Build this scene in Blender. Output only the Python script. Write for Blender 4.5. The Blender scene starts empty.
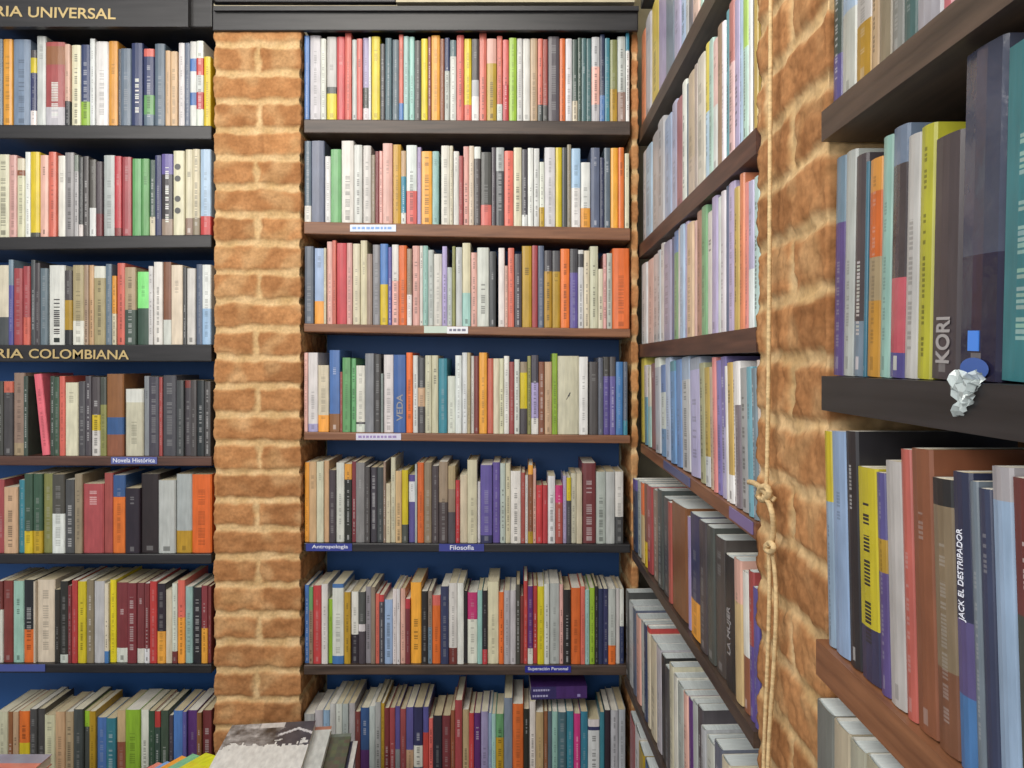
import bpy, math, random
from mathutils import Vector, Matrix, noise

C = bpy.context.scene.collection
EYE = 1.5                      # camera height above the floor
F = 770.0                      # focal length in pixels of a 1024 px wide frame
PX, PY = 523.0, 362.0          # vanishing point of the depth direction
DB = 2.0                       # distance of the back shelf fronts
YS = 2.006                     # plane of the spines in the back bays
XR = 0.31                      # plane of the side wall spines

# ------------------------------------------------------------------ helpers
def lin(c):
    c = c / 255.0
    return c / 12.92 if c <= 0.04045 else ((c + 0.055) / 1.055) ** 2.4
def L3(rgb): return (lin(rgb[0]), lin(rgb[1]), lin(rgb[2]), 1.0)

def link(name, me, mat, parent=None):
    o = bpy.data.objects.new(name, me)
    C.objects.link(o)
    if mat is not None:
        for m in (mat if isinstance(mat, (list, tuple)) else [mat]):
            me.materials.append(m)
    if parent is not None: o.parent = parent
    return o

def tag(o, label, cat, group=None, kind=None):
    if label: o['label'] = label
    if cat: o['category'] = cat
    if group: o['group'] = group
    if kind: o['kind'] = kind
    return o

def empty(name, loc, label, cat, group=None):
    o = bpy.data.objects.new(name, None); C.objects.link(o)
    o.empty_display_size = 0.05
    o.location = loc
    return tag(o, label, cat, group)

class MB:
    """collects faces with one colour per face"""
    def __init__(s): s.v = []; s.f = []; s.c = []
    def quad(s, pts, col):
        b = len(s.v); s.v += [tuple(p) for p in pts]; s.f.append(tuple(range(b, b + len(pts)))); s.c.append(col)
    def box(s, x0, x1, y0, y1, z0, z1, col, z0r=None, z1r=None):
        z0r = z0 if z0r is None else z0r; z1r = z1 if z1r is None else z1r
        p = [(x0,y0,z0),(x1,y0,z0r),(x1,y1,z0r),(x0,y1,z0),(x0,y0,z1),(x1,y0,z1r),(x1,y1,z1r),(x0,y1,z1)]
        b = len(s.v); s.v += p
        for q in ((0,1,5,4),(1,2,6,5),(2,3,7,6),(3,0,4,7),(4,5,6,7),(3,2,1,0)):
            s.f.append(tuple(b + i for i in q)); s.c.append(col)
    def mesh(s, name, smooth=False):
        me = bpy.data.meshes.new(name)
        me.from_pydata(s.v, [], s.f)
        at = me.color_attributes.new('Col', 'FLOAT_COLOR', 'CORNER')
        flat = []
        for f, c in zip(s.f, s.c): flat.extend(list(c) * len(f))
        at.data.foreach_set('color', flat)
        if smooth: me.polygons.foreach_set('use_smooth', [True] * len(me.polygons))
        me.update()
        return me

# ------------------------------------------------------------------ materials
def new_mat(name):
    m = bpy.data.materials.new(name); m.use_nodes = True
    nt = m.node_tree
    return m, nt, nt.nodes['Principled BSDF']
def node(nt, t, **kw):
    n = nt.nodes.new(t)
    for k, v in kw.items(): setattr(n, k, v)
    return n

def mat_vcol(name, rough, var=0.16, scale=60, bump=0.0, spec=0.5, stretch=None, lo=None):
    m, nt, b = new_mat(name)
    a = node(nt, 'ShaderNodeAttribute', attribute_name='Col')
    tc = node(nt, 'ShaderNodeTexCoord')
    mp = node(nt, 'ShaderNodeMapping')
    if stretch: mp.inputs['Scale'].default_value = stretch
    nz = node(nt, 'ShaderNodeTexNoise'); nz.inputs['Scale'].default_value = scale; nz.inputs['Detail'].default_value = 4
    nt.links.new(tc.outputs['Object'], mp.inputs['Vector']); nt.links.new(mp.outputs['Vector'], nz.inputs['Vector'])
    mr = node(nt, 'ShaderNodeMapRange'); mr.inputs['From Min'].default_value = 0.3; mr.inputs['From Max'].default_value = 0.7
    mr.inputs['To Min'].default_value = 1 - var; mr.inputs['To Max'].default_value = 1 + var * 0.35
    nt.links.new(nz.outputs['Fac'], mr.inputs['Value'])
    mx = node(nt, 'ShaderNodeVectorMath', operation='SCALE')
    nt.links.new(a.outputs['Color'], mx.inputs[0]); nt.links.new(mr.outputs['Result'], mx.inputs['Scale'])
    nt.links.new(mx.outputs['Vector'], b.inputs['Base Color'])
    b.inputs['Roughness'].default_value = rough
    b.inputs['Specular IOR Level'].default_value = spec
    if bump:
        bp = node(nt, 'ShaderNodeBump'); bp.inputs['Strength'].default_value = bump; bp.inputs['Distance'].default_value = 0.002
        nt.links.new(nz.outputs['Fac'], bp.inputs['Height']); nt.links.new(bp.outputs['Normal'], b.inputs['Normal'])
    return m

M_COVER = mat_vcol('printed_cover', 0.34, 0.2, 40, 0.1, 0.55, stretch=(3, 1, .5))
M_PAGE = mat_vcol('page_edges', 0.85, 0.22, 30, 0.25, 0.2, stretch=(45, 1.2, 1.2))
M_BRICK = mat_vcol('old_brick', 0.92, 0.22, 140, 0.35, 0.1)
M_CARD = mat_vcol('printed_card', 0.35, 0.06, 40, 0, 0.5)
M_GLOSS = mat_vcol('shrink_wrapped_cover', 0.16, 0.16, 30, 0.5, 0.6)

def mat_wood(name, rgb, rgb2, rough=0.5):
    m, nt, b = new_mat(name)
    tc = node(nt, 'ShaderNodeTexCoord'); mp = node(nt, 'ShaderNodeMapping'); mp.inputs['Scale'].default_value = (2.2, 30, 30)
    nz = node(nt, 'ShaderNodeTexNoise'); nz.inputs['Scale'].default_value = 3; nz.inputs['Detail'].default_value = 8
    cr = node(nt, 'ShaderNodeValToRGB')
    cr.color_ramp.elements[0].position = 0.32; cr.color_ramp.elements[0].color = L3(rgb2)
    cr.color_ramp.elements[1].position = 0.68; cr.color_ramp.elements[1].color = L3(rgb)
    nt.links.new(tc.outputs['Object'], mp.inputs['Vector']); nt.links.new(mp.outputs['Vector'], nz.inputs['Vector'])
    nt.links.new(nz.outputs['Fac'], cr.inputs['Fac']); nt.links.new(cr.outputs['Color'], b.inputs['Base Color'])
    b.inputs['Roughness'].default_value = rough
    bp = node(nt, 'ShaderNodeBump'); bp.inputs['Strength'].default_value = 0.2; bp.inputs['Distance'].default_value = 0.001
    nt.links.new(nz.outputs['Fac'], bp.inputs['Height']); nt.links.new(bp.outputs['Normal'], b.inputs['Normal'])
    return m
W_DARK = mat_wood('dark_stained_wood', (84, 68, 58), (54, 43, 37), 0.42)
W_BROWN = mat_wood('warm_brown_wood', (142, 96, 66), (104, 66, 44), 0.45)
W_RED = mat_wood('reddish_brown_wood', (98, 66, 54), (66, 44, 38), 0.45)
W_BLACK = mat_wood('black_stained_wood', (44, 42, 44), (28, 27, 29), 0.4)

def mat_plain(name, rgb, rough=0.6, var=0.12, scale=8, metallic=0):
    m, nt, b = new_mat(name)
    nz = node(nt, 'ShaderNodeTexNoise'); nz.inputs['Scale'].default_value = scale; nz.inputs['Detail'].default_value = 5
    tc = node(nt, 'ShaderNodeTexCoord'); nt.links.new(tc.outputs['Object'], nz.inputs['Vector'])
    mx = node(nt, 'ShaderNodeMix', data_type='RGBA')
    c = L3(rgb)
    mx.inputs[6].default_value = tuple(v * (1 - var) for v in c[:3]) + (1,)
    mx.inputs[7].default_value = tuple(min(1, v * (1 + var)) for v in c[:3]) + (1,)
    nt.links.new(nz.outputs['Fac'], mx.inputs[0]); nt.links.new(mx.outputs[2], b.inputs['Base Color'])
    b.inputs['Roughness'].default_value = rough; b.inputs['Metallic'].default_value = metallic
    return m
M_BLUE = mat_plain('blue_painted_panel', (44, 94, 158), 0.55, 0.2, 5)
M_NAVY = mat_plain('dark_navy_panel', (40, 58, 120), 0.6, 0.2, 5)
M_GOLD = mat_plain('gold_lettering', (196, 172, 120), 0.4, 0.1, 20, 0.25)
M_WHITE = mat_plain('white_lettering', (225, 228, 240), 0.5, 0.02)
M_GREYLET = mat_plain('grey_lettering', (150, 146, 146), 0.5, 0.02)
M_REDLET = mat_plain('red_brown_lettering', (110, 50, 55), 0.5, 0.02)
M_PALETEAL = mat_plain('pale_teal_lettering', (120, 190, 200), 0.5, 0.02)
M_PLASTER = mat_plain('pale_stone', (196, 186, 158), 0.9, 0.35, 14)
M_FLOOR = mat_plain('grey_floor', (120, 112, 104), 0.6, 0.15, 6)
M_ROPE = mat_vcol('twisted_rope', 0.85, 0.3, 90, 0.6, 0.1, stretch=(1, 1, 2.5))
M_TABLE = mat_wood('table_wood', (120, 84, 58), (88, 58, 40), 0.5)
M_PLASTIC, _nt, _b = new_mat('crumpled_clear_plastic')
_b.inputs['Base Color'].default_value = (0.55, 0.62, 0.62, 1); _b.inputs['Roughness'].default_value = 0.15
_b.inputs['Alpha'].default_value = 0.75; _b.inputs['Specular IOR Level'].default_value = 0.8

# ------------------------------------------------------------------ colours
PAL = {
 'W': ((226, 225, 220), 'white'), 'C': ((221, 213, 184), 'cream'), 'G': ((138, 140, 140), 'grey'), 'g': ((190, 193, 192), 'pale grey'),
 'D': ((72, 70, 72), 'charcoal'), 'K': ((38, 37, 40), 'black'), 'R': ((196, 62, 62), 'red'), 'r': ((218, 106, 92), 'coral'),
 'P': ((228, 176, 162), 'pink'), 'M': ((122, 52, 52), 'maroon'), 'O': ((232, 112, 44), 'orange'), 'o': ((240, 164, 60), 'amber'),
 'Y': ((228, 204, 38), 'yellow'), 'y': ((190, 150, 36), 'mustard'), 'N': ((46, 54, 92), 'navy'), 'B': ((74, 124, 188), 'blue'),
 'b': ((164, 192, 226), 'light blue'), 'S': ((94, 108, 124), 'slate'), 'T': ((58, 136, 156), 'teal'), 't': ((156, 198, 190), 'mint'),
 'E': ((104, 164, 104), 'green'), 'e': ((140, 146, 84), 'olive'), 'L': ((150, 190, 50), 'lime'), 'F': ((58, 80, 66), 'dark green'),
 'V': ((92, 82, 152), 'violet'), 'v': ((172, 160, 204), 'lavender'), 'U': ((92, 44, 112), 'purple'), 'n': ((142, 88, 56), 'brown'),
 'a': ((204, 170, 128), 'tan'), 'm': ((208, 54, 124), 'magenta'), 'k': ((150, 132, 112), 'taupe'), 'Q': ((132, 222, 128), 'bright green'),
 'A': ((178, 156, 122), 'dull beige'), 'J': ((226, 108, 124), 'rose'), 'H': ((166, 72, 72), 'brick red'), 'I': ((54, 92, 150), 'deep blue'),
 'Z': ((126, 146, 168), 'steel blue'), 'q': ((66, 76, 92), 'slate'), 'p': ((36, 38, 56), 'dark navy'), 'l': ((214, 218, 56), 'lime yellow'), 'X': ((70, 104, 110), 'dark teal'),
}
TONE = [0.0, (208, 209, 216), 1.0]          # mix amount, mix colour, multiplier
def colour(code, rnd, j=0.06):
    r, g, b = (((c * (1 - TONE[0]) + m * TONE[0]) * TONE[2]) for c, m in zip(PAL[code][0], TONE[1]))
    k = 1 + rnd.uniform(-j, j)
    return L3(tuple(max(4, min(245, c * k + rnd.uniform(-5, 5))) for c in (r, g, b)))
def lum(c): return 0.3 * c[0] + 0.6 * c[1] + 0.1 * c[2]

def parse_spec(s):
    """'R@.2D@.8W' -> [(0, 'R'), (.2, 'D'), (.8, 'W')] from the top down"""
    out = []; i = 0; frac = 0.0
    while i < len(s):
        if s[i] == '@':
            k = i + 1
            while k < len(s) and (s[k].isdigit() or s[k] == '.'): k += 1
            frac = float(s[i + 1:k]); i = k
        else:
            out.append((frac, s[i])); i += 1
    return out

# ------------------------------------------------------------------ one book standing upright
# local frame: x = thickness, y = depth (spine at y = 0 facing -y), z = height
def cover_faces(mb, w, d, h, bands, rnd, text=True, tcol=None, fine=False, force=False):
    t = min(0.0013, w * 0.16)
    r = min(0.0038, w * 0.22)
    cols = [(f, colour(c, rnd)) for f, c in bands]
    zs = {0.0, h}
    for f, _ in cols: zs.add(h * (1 - f))
    def col_at(z):
        fr = 1 - z / h; c = cols[0][1]
        for f, cc in cols:
            if fr >= f - 1e-6: c = cc
        return c
    cells = []
    if text and w > 0.006 and h > 0.1:
        ls = rnd.uniform(0.0026, 0.0042) if fine else rnd.uniform(0.0034, 0.006)
        a0 = rnd.uniform(0.08, 0.2); a1 = rnd.uniform(0.5, 0.72); b0 = a1 + rnd.uniform(0.05, 0.1); b1 = min(0.92, b0 + rnd.uniform(0.08, 0.2))
        style = 0.1 if force else rnd.random()
        for lo, hi in (((a0, a1), (b0, b1)) if style < 0.45 else ((a0, a1),) if style < 0.7 else ((b0, b1),) if style < 0.85 else ()):
            z = h * lo; n = 0
            while z < h * hi:
                if n % rnd.choice((5, 6, 8, 9)) != 4 and rnd.random() > 0.12:
                    cells.append((z, min(h * hi, z + ls * rnd.uniform(0.55, 0.78))))
                z += ls; n += 1
        for a, b in cells: zs.add(a); zs.add(b)
    if rnd.random() < 0.4:                               # publisher's mark at the foot
        a = h * 0.03; b = a + min(0.012, w * 0.7)
        cells.append((a, b)); zs.add(a); zs.add(b)
    zs = sorted(zs)
    zz = [zs[0]]
    for z in zs[1:]:
        if z - zz[-1] > 1e-5: zz.append(z)
    half = rnd.uniform(0.09, 0.16) if fine else rnd.uniform(0.11, 0.2)
    m0, m1 = 0.5 - half, 0.5 + half
    prof = [(0, d), (0, r), (w * 0.07, r * 0.36), (w * m0, r * .03), (w * m1, r * .03), (w * 0.93, r * 0.36), (w, r), (w, d)]
    inn = [(t, d), (t, r + t), (max(t, w * 0.07), r * 0.32 + t), (w * m0, t), (w * m1, t), (min(w - t, w * 0.93), r * 0.32 + t), (w - t, r + t), (w - t, d)]
    if tcol is None:
        pick = rnd.random()
    for k in range(len(zz) - 1):
        z0, z1 = zz[k], zz[k + 1]; zm = (z0 + z1) / 2
        base = col_at(zm)
        intext = any(a <= zm <= b for a, b in cells)
        for i in range(7):
            c = base
            if i == 3 and intext:
                if tcol is not None: c = colour(tcol, rnd, 0.02)
                elif lum(base) > 0.22: c = tuple(v * (0.42 if pick < 0.35 else 0.66) for v in base[:3]) + (1,)
                else: c = tuple(min(0.8, v * 0.8 + (0.26 if pick < 0.3 else 0.11)) for v in base[:3]) + (1,)
            (x0, y0), (x1, y1) = prof[i], prof[i + 1]
            mb.quad([(x0, y0, z0), (x1, y1, z0), (x1, y1, z1), (x0, y0, z1)], c)
    for i in range(7):
        (x0, y0), (x1, y1) = prof[i], prof[i + 1]; (u0, v0), (u1, v1) = inn[i], inn[i + 1]
        mb.quad([(u1, v1, 0), (u0, v0, 0), (u0, v0, h), (u1, v1, h)], (0.7, 0.68, 0.62, 1))
        mb.quad([(x0, y0, h), (x1, y1, h), (u1, v1, h), (u0, v0, h)], cols[0][1])
        mb.quad([(x1, y1, 0), (x0, y0, 0), (u0, v0, 0), (u1, v1, 0)], cols[-1][1])
    for (x0, u0) in ((0, t), (w, w - t)):
        mb.quad([(x0, d, 0), (u0, d, 0), (u0, d, h), (x0, d, h)], cols[0][1])
    return t, r

def page_faces(mb, w, d, h, t, r, rnd, cool=False, hard=False):
    ins = 0.0032 if hard else 0.0008
    c = L3((214, 222, 222)) if cool else L3(rnd.choice(((232, 225, 202), (224, 214, 184), (236, 232, 220), (214, 200, 166))))  # cool pages have bluish window light painted into their colour
    e = t + 0.0002
    mb.box(e, w - e, r + t, d - ins - 0.0006, ins, h - ins, c)

def transform(mb, start, mat):
    for i in range(start, len(mb.v)):
        p = mat @ Vector(mb.v[i]); mb.v[i] = (p.x, p.y, p.z)

BOOKS = []     # every standing book: dict(place matrix, w, d, h, bands, area, row, bay ...)

# ------------------------------------------------------------------ the rows, read off the photograph
LROW = {
1: (-25, "10 180 S;55 180 o;135 180 Z;165 230 D@.1Y@.3N@.8W;210 165 g;300 195 H@.05n@.27H@.78g:W;325 205 P@.7K;370 205 C;415 205 N@.7L;440 178 W;500 190 W;545 188 o;560 225 D;610 225 S;665 200 N:W;715 225 r@.1N@.6E@.85S;765 200 S;790 232 a;825 238 a;855 195 W;880 195 S;912 190 W@.2B@.35W@.6B@.75W;947 190 W@.2R@.4W@.6R@.8W;985 262 Y"),
2: (-20, "40 65 C;78 70 P;115 85 C@.15n@.22C;140 55 W;185 55 Y@.95D;225 70 P;262 55 r;300 70 W;345 58 G;365 70 G@.2g;385 80 D@.85W;412 75 D;445 90 D@.63W;475 100 D@.7M;530 68 g;565 75 R@.9M;610 78 H;655 85 E;690 85 E;718 90 F@.75C;750 70 N;805 65 V@.25K@.8k:W;858 50 C;895 42 C@.8k;930 42 C@.8k;985 42 b@.78R"),
3: (-20, "38 70 C@.65D;62 45 Z@.3V;105 85 H;138 75 H@.65r;160 45 D;185 60 D;222 85 S;298 70 W:K;335 95 D@.4y@.8K;390 70 A@.7W;412 70 A;435 70 a;490 75 W@.15A;520 65 S;540 120 o@.55C;578 60 r;632 80 A@.55F;690 100 Q@.5F;712 75 W;755 55 W;795 55 n@.7W;850 70 C;868 80 D;908 85 W;938 65 S;990 68 W@.55b"),
4: (-20, "10 100 D;55 100 r@.15D;108 60 k@.85A;130 75 F;190 0 -;228 65 J/6;250 75 F;275 80 F;302 75 r;362 105 C;395 100 D;425 75 D;465 80 D@.48Y@.68W;495 80 D@.35e;575 65 n@.53I@.74n;582 0 -;665 135 W@.2C;690 75 G;740 78 D;756 80 H;820 72 D;855 95 D;885 95 M@.1D;915 95 D;950 95 K;990 100 D"),
5: (-20, "15 115 H;80 150 a;110 118 T;152 88 F@.72Y;195 88 F@.72y;240 88 e;300 90 D@.5W;345 115 D;382 90 k;478 135 H;520 85 H;580 95 I@.28O;650 155 K;735 90 K;815 118 g;888 90 g@.72y;985 92 O"),
6: (-20, "10 100 M@.35W;55 98 M;105 100 t;155 95 K@.6O;165 100 C;248 95 C;275 140 K;315 100 K@.9W;333 120 M;360 95 R;400 100 Y;435 95 k;485 100 g;505 110 C@.85B;535 95 Y;590 108 M@.82W;635 108 M;670 108 M@.82W;695 110 M@.82W;730 100 R;770 110 K@.6o;800 140 C;825 110 W@.85M;860 95 r@.45o;895 125 t;935 130 K;965 120 M@.55o;1000 125 M"),
7: (-20, "45 265 C;75 265 n;110 265 a;175 262 O@.4Y;220 250 D;265 250 D;330 285 C;390 265 a;440 265 A;500 250 D;535 265 L@.2D;575 262 y;635 305 B;695 305 T;750 262 a@.4n;840 255 L;890 258 W;930 262 F;965 262 R@.2F;1013 258 F;1038 290 D;1098 262 B;1123 265 V;1183 262 U;1213 270 n;1278 262 M"),
}
CROW = {
1: (35, "78 55 B;145 50 g;180 75 W;240 60 g@.6D@.68Y;290 60 R;330 40 r;360 75 g;395 75 r;432 65 v@.6D@.85W;448 65 W;500 60 Y;530 105 D;570 70 X;612 75 S;640 50 r@.8B;672 60 t;705 60 t;745 85 D;785 75 Y;805 65 M;858 55 o;885 75 n;915 70 N@.4g;955 80 S@.2W;1000 50 r;1045 70 Y@.8r;1090 75 D@.5g@.7W;1135 35 r;1195 75 P@.3y;1230 55 r@.8W;1268 75 r@.55R;1315 70 L;1350 70 W;1395 70 W;1440 70 A;1470 75 r@.8D;1500 75 H@.8D;1570 60 D;1605 70 O;1645 75 W;1678 80 F@.75C;1700 70 F;1730 70 X;1760 70 X;1810 65 g@.35P@.8g;1840 50 N@.7B;1870 70 T;1915 80 e@.6y;1965 60 g@.65k;1993 40 T@.2W"),
2: (45, "90 40 S@.8W;170 40 S;205 130 W;270 90 E;345 40 W;395 65 W;445 65 W;470 120 k;495 100 M;515 100 P;575 55 P;625 60 y;655 100 a@.35T@.85W;720 65 W@.58r;745 75 v;810 100 o;850 100 t;862 0 -;915 65 W;935 70 C;970 100 W;995 130 H;1030 70 P;1060 70 C;1100 75 W@.15D;1165 108 D@.72r;1190 80 D;1240 80 g@.3D;1295 100 r;1345 80 C;1380 90 D@.85W;1415 82 W;1450 82 W;1480 165 W@.7y;1545 80 W;1585 78 Y;1615 80 D;1640 60 k;1695 85 b@.5W;1755 165 W@.7o;1810 82 S;1835 140 N;1875 80 S;1920 80 o;1955 80 O;1958 0 -;1985 115 C"),
3: (50, "105 85 S;165 95 b@.7o;180 95 C;215 55 P;240 50 r;300 65 R;335 65 P;380 68 C;422 48 C;455 130 k;500 75 G;548 70 B@.5Y;570 90 V;612 75 W@.45P;660 80 O;690 100 k@.6W;735 80 P;755 80 W;785 80 t;820 105 g;870 130 W;900 85 v;930 210 g;950 85 e;990 90 g;1040 65 C@.6t;1078 120 P;1150 92 W;1190 115 D;1205 0 -;1243 95 W;1262 200 P;1300 95 r;1345 130 D;1405 82 y;1440 80 H;1478 80 S;1525 110 D@.27y;1575 110 D@.27y;1630 100 O;1680 100 D@.3V;1715 105 W@.05D@.22W;1750 110 C;1800 85 C;1830 220 C;1850 130 P;1885 125 g;1990 97 O"),
4: (48, "70 75 P;130 75 W@.9v;195 150 C@.75o;260 60 B@.78n;275 190 H;325 105 E;355 110 E;410 152 W@.85D@.88W;465 80 G;505 85 D;520 200 G;580 88 W;655 88 I:W;695 75 O;725 92 W;768 105 D@.4a@.65D;808 92 C;848 92 C;900 110 T;948 215 W;988 92 W;1020 75 W;1040 75 A;1060 95 W;1090 95 M;1138 75 o;1175 110 r;1210 110 C;1238 110 C;1270 95 W;1300 130 H;1332 115 W;1378 130 k@.15Y@.65D;1400 95 e;1445 90 D@.35v@.8W;1480 130 n;1525 130 a;1558 80 L;1685 95 C;1740 100 W;1745 0 -;1800 130 D;1830 105 S;1868 100 D@.25V;1905 100 D@.25V;1950 130 B;1975 130 S@.8T"),
5: (30, "75 75 o;120 70 a;165 70 C;195 65 a;235 120 D;285 78 W;330 85 o@.2K;355 70 M;410 75 G;440 100 D;480 105 D;520 105 D;535 70 k;563 200 C;592 45 C;630 125 a;668 120 Y@.75D;708 150 V@.1W@.4V;722 85 g;762 75 O;808 75 k;850 95 D;905 70 k@.5D;950 95 A@.3k@.6D;975 180 R;1020 150 C;1080 60 C;1098 190 W;1170 90 V@.9N;1215 75 V;1248 80 g;1278 80 C;1340 125 W;1365 135 H;1382 150 W;1412 90 o@.12n@.85y;1430 110 P;1468 210 R;1500 210 R;1545 155 W;1590 210 m@.3H;1612 155 v;1638 165 Y@.35D;1670 140 C;1705 140 C;1788 80 M;1845 130 g;1900 130 g;1952 130 W@.63D"),
6: (25, "75 105 B;100 115 E@.3k;150 105 R;190 95 W;215 190 L;285 95 B@.05W@.9B;325 145 y;370 145 W@.6K;412 145 D@.45W@.55D;445 115 G;472 115 k;495 155 r;525 160 R@.1D;575 190 b;600 125 W;620 125 W;650 125 P;680 185 R@.15M;745 90 o;785 140 K;810 140 k@.5Z;860 165 r@.15O;910 110 N;960 90 W@.8M;1000 90 W;1020 140 K;1080 150 m@.38W;1110 135 t;1140 135 K@.8R;1208 85 C;1238 145 O;1275 135 g;1310 135 g;1335 100 D;1355 170 M;1380 80 R;1412 110 U@.8W;1438 110 R;1478 110 Y;1510 95 W;1570 95 g;1592 100 P;1638 130 K;1695 120 O;1722 110 r;1748 130 t;1780 120 L;1800 110 K;1830 125 N;1860 125 N;1905 125 g@.75O;1930 125 W;1955 130 W@.5N"),
7: (10, "45 270 T;110 310 g;160 290 g;200 290 b;237 250 g;275 250 W;312 250 g;350 250 g;382 300 M;435 275 I@.5U;470 265 g;505 240 g;525 250 y;555 275 M;590 275 H;620 265 V@.5G;655 280 H;700 270 V@.5a;755 270 N@.45W@.7S;790 270 V@.3R;815 340 r;870 320 K;920 320 M;945 290 n;990 230 H;1030 290 A;1060 305 R@.7Y;1100 305 U@.7Y;1145 300 v;1165 310 b;1190 310 t;1238 310 E@.3y;1290 215 Z;1355 250 O;1390 280 K;1428 240 W;1475 300 a;1500 300 n;1525 300 S;1560 300 t;1610 300 X;1655 300 T;1695 310 m;1740 300 T;1810 345 W@.1N@.15W;1838 300 T;1875 290 K;1920 290 g;1965 290 g"),
}
# shelves of the back bays: pixel height of the top edge at the two ends, thickness in px, front wood
LSH = {1: (124.5, 125.5, 14, W_BLACK), 2: (237, 234.5, 13, W_BLACK), 3: (345, 344.5, 17, W_BLACK), 4: (456, 456.5, 9.5, W_RED), 5: (554, 554, 10, W_BLACK), 6: (664, 664.5, 9, W_BLACK), 7: (792, 792, 10, W_DARK)}
CSH = {1: (119, 121, 14, W_DARK), 2: (221.5, 228, 12.5, W_BROWN), 3: (323.5, 329, 8.5, W_BROWN), 4: (432, 435.5, 8, W_BROWN), 5: (543, 544.5, 8.5, W_BLACK), 6: (665, 665.5, 10, W_DARK), 7: (794, 794, 10, W_DARK)}
LX, CX = (-90, 212.5), (303, 630)

def zpix(py, Y): return EYE - (py - PY) / F * Y
def xpix(px, Y): return (px - PX) / F * Y
def shelf_z(sh, ends, px):
    a, b = sh[0], sh[1]
    x0, x1 = (0, 213) if ends is LX else (304, 630)
    return zpix(a + (b - a) * (px - x0) / (x1 - x0), DB)

rnd = random.Random(11)
def back_row(bay, row, data, sh, ends, s, xoff, yoff):
    x0, txt = data
    prev = x0
    for n, e in enumerate(txt.split(';')):
        x1, top, spec = e.split()
        x1 = float(x1); top = float(top)
        a, b = prev, x1; prev = x1
        if spec == '-': continue
        lean = 0.0; tcol = None
        if '/' in spec: spec, l = spec.split('/'); lean = float(l)
        if ':' in spec: spec, tcol = spec.split(':')
        pa, pb = a / s + xoff, b / s + xoff
        if bay == 'C': pa, pb = max(pa, 304.0), min(pb, 629.6)
        else: pb = min(pb, 210.6)
        if pb - pa < 1.2: continue
        X0, X1 = xpix(pa, YS), xpix(pb, YS)
        w = max(0.004, X1 - X0 - 0.0004)
        zb = max(shelf_z(sh, ends, pa), shelf_z(sh, ends, pb)) + 0.0004
        h = zpix(top / s + yoff, YS) - zb
        set_back = rnd.choice((0, 0, 0.001, 0.002, 0.004, 0.006))
        d = min(0.165, h * rnd.uniform(0.62, 0.7))
        M = Matrix.Translation((X0, YS + set_back, zb)) @ Matrix.Rotation(math.radians(-lean), 4, 'Y')
        BOOKS.append(dict(M=M, w=w, d=d, h=h, bands=parse_spec(spec), tcol=tcol, area=(pb - pa) * h * 384, bay=bay, row=row, pos=(pa, pb), cool=False))

S1, S2 = 1024 / 220.0, 1024 / 172.0
LOFF = {1: 0, 2: 140, 3: 250, 4: 360, 5: 455, 6: 560}
COFF = {1: 26, 2: 134, 3: 232, 4: 340, 5: 450, 6: 568, 7: 662}
for r_ in range(1, 7): back_row('L', r_, LROW[r_], LSH[r_], LX, S1, 0, LOFF[r_])
back_row('L', 7, LROW[7], LSH[7], LX, 1024 / 170.0, 0, 668)
for r_ in range(1, 8): back_row('C', r_, CROW[r_], CSH[r_], CX, S2, 296, COFF[r_])

# side wall rows: x end in pixels on the spine plane, spec, (height)
RROW = {
1: (641, 0.855, "645 O;650 g;657 Y;665 v;673 S;679 v;684 b;688 W;692 D;698 P;701 t;706 Z;712 b;720 Z;727 W;735 v;742 S;750 C;756 b"),
2: (641.5, 0.535, "645 W;651 b;657 g;663 g;670 b;675 v;681 H;685 W;687 S;693 a@.7A;696 k;703 C;707 Y@.5b;711 t;716 P@.5W;721 n;724 W;728 T;733 H@.4P;738 v;742 b;747 L@.4t;750 W;753 D;756.5 y"),
3: (641, 0.262, "646 W;652 P;657 W;660 g;663 W;670 v;672 N;676 B@.2E;679 W;683 b;686 v;692 a;695 P;700 n;705 E;711 W;716 v;720 W;724 W;727 N;733 v;738 y;742 O;746 r;751 v@.6W;756 t"),
4: (639, 0.0, "643 Y;646 W@.4T;649 C@.5t;654 M;659 W@.1g;664 B@.3W@.7B;669 b;674 T@.1B;679 B;687 b@.2g;697 Z@.1v;702 e;707 y@.75W;711 a;714 r;719 V;724 V@.5v;726 W;731 y@.8W;733 W;738 W@.3D;745 G;750 T;754 X;756.3 C"),
5: (632, -0.29, "636 V@.15N;640 g;643 O@.4a;646 n@.7Y;651 H;656 k;661 D;667 D;670 H;685 n;688 v;698 N@.7o;705 D;712 D;722 D;732 K;739 P@.3a;745 W@.6n;750 H@.5V;754.5 V"),
6: (625, -0.595, "628 D;632 g;635 S;639 P;643 g;646 N;649 R@.05C;655 C;660 g;664 K;668 D;672 C;676 W;682 g;686 P;690 U@.6V;695 g;700 D;704 g;712 g;720 S;728 C;736 g;746 D;753.5 G"),
7: (628, -0.87, "633 H;638 W;643 y;648 I"),
}
RX = {1: XR, 2: XR, 3: XR, 4: XR, 5: 0.286, 6: 0.266, 7: 0.266}      # at the far end
RXN = {5: 0.307, 6: 0.305}                                            # at the near end
YN, YF = 1.02, 2.0
def side_line(row):
    if row not in RXN: return RX[row], 0.0
    b = (RX[row] - RXN[row]) / (YF - YN)
    return RXN[row] - b * YN, b
RSZ = {1: (0.61, 0.035), 2: (0.308, 0.034), 3: (0.046, 0.033), 4: (-0.212, 0.022), 5: (-0.486, 0.022), 6: (-0.81, 0.022), 7: (-1.1, 0.025)}
RLEAN = {1: 0, 2: 0, 3: 0, 4: 3.6, 5: 2.6, 6: 2.2, 7: 0}
R90 = Matrix.Rotation(math.radians(-90), 4, 'Z')
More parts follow.
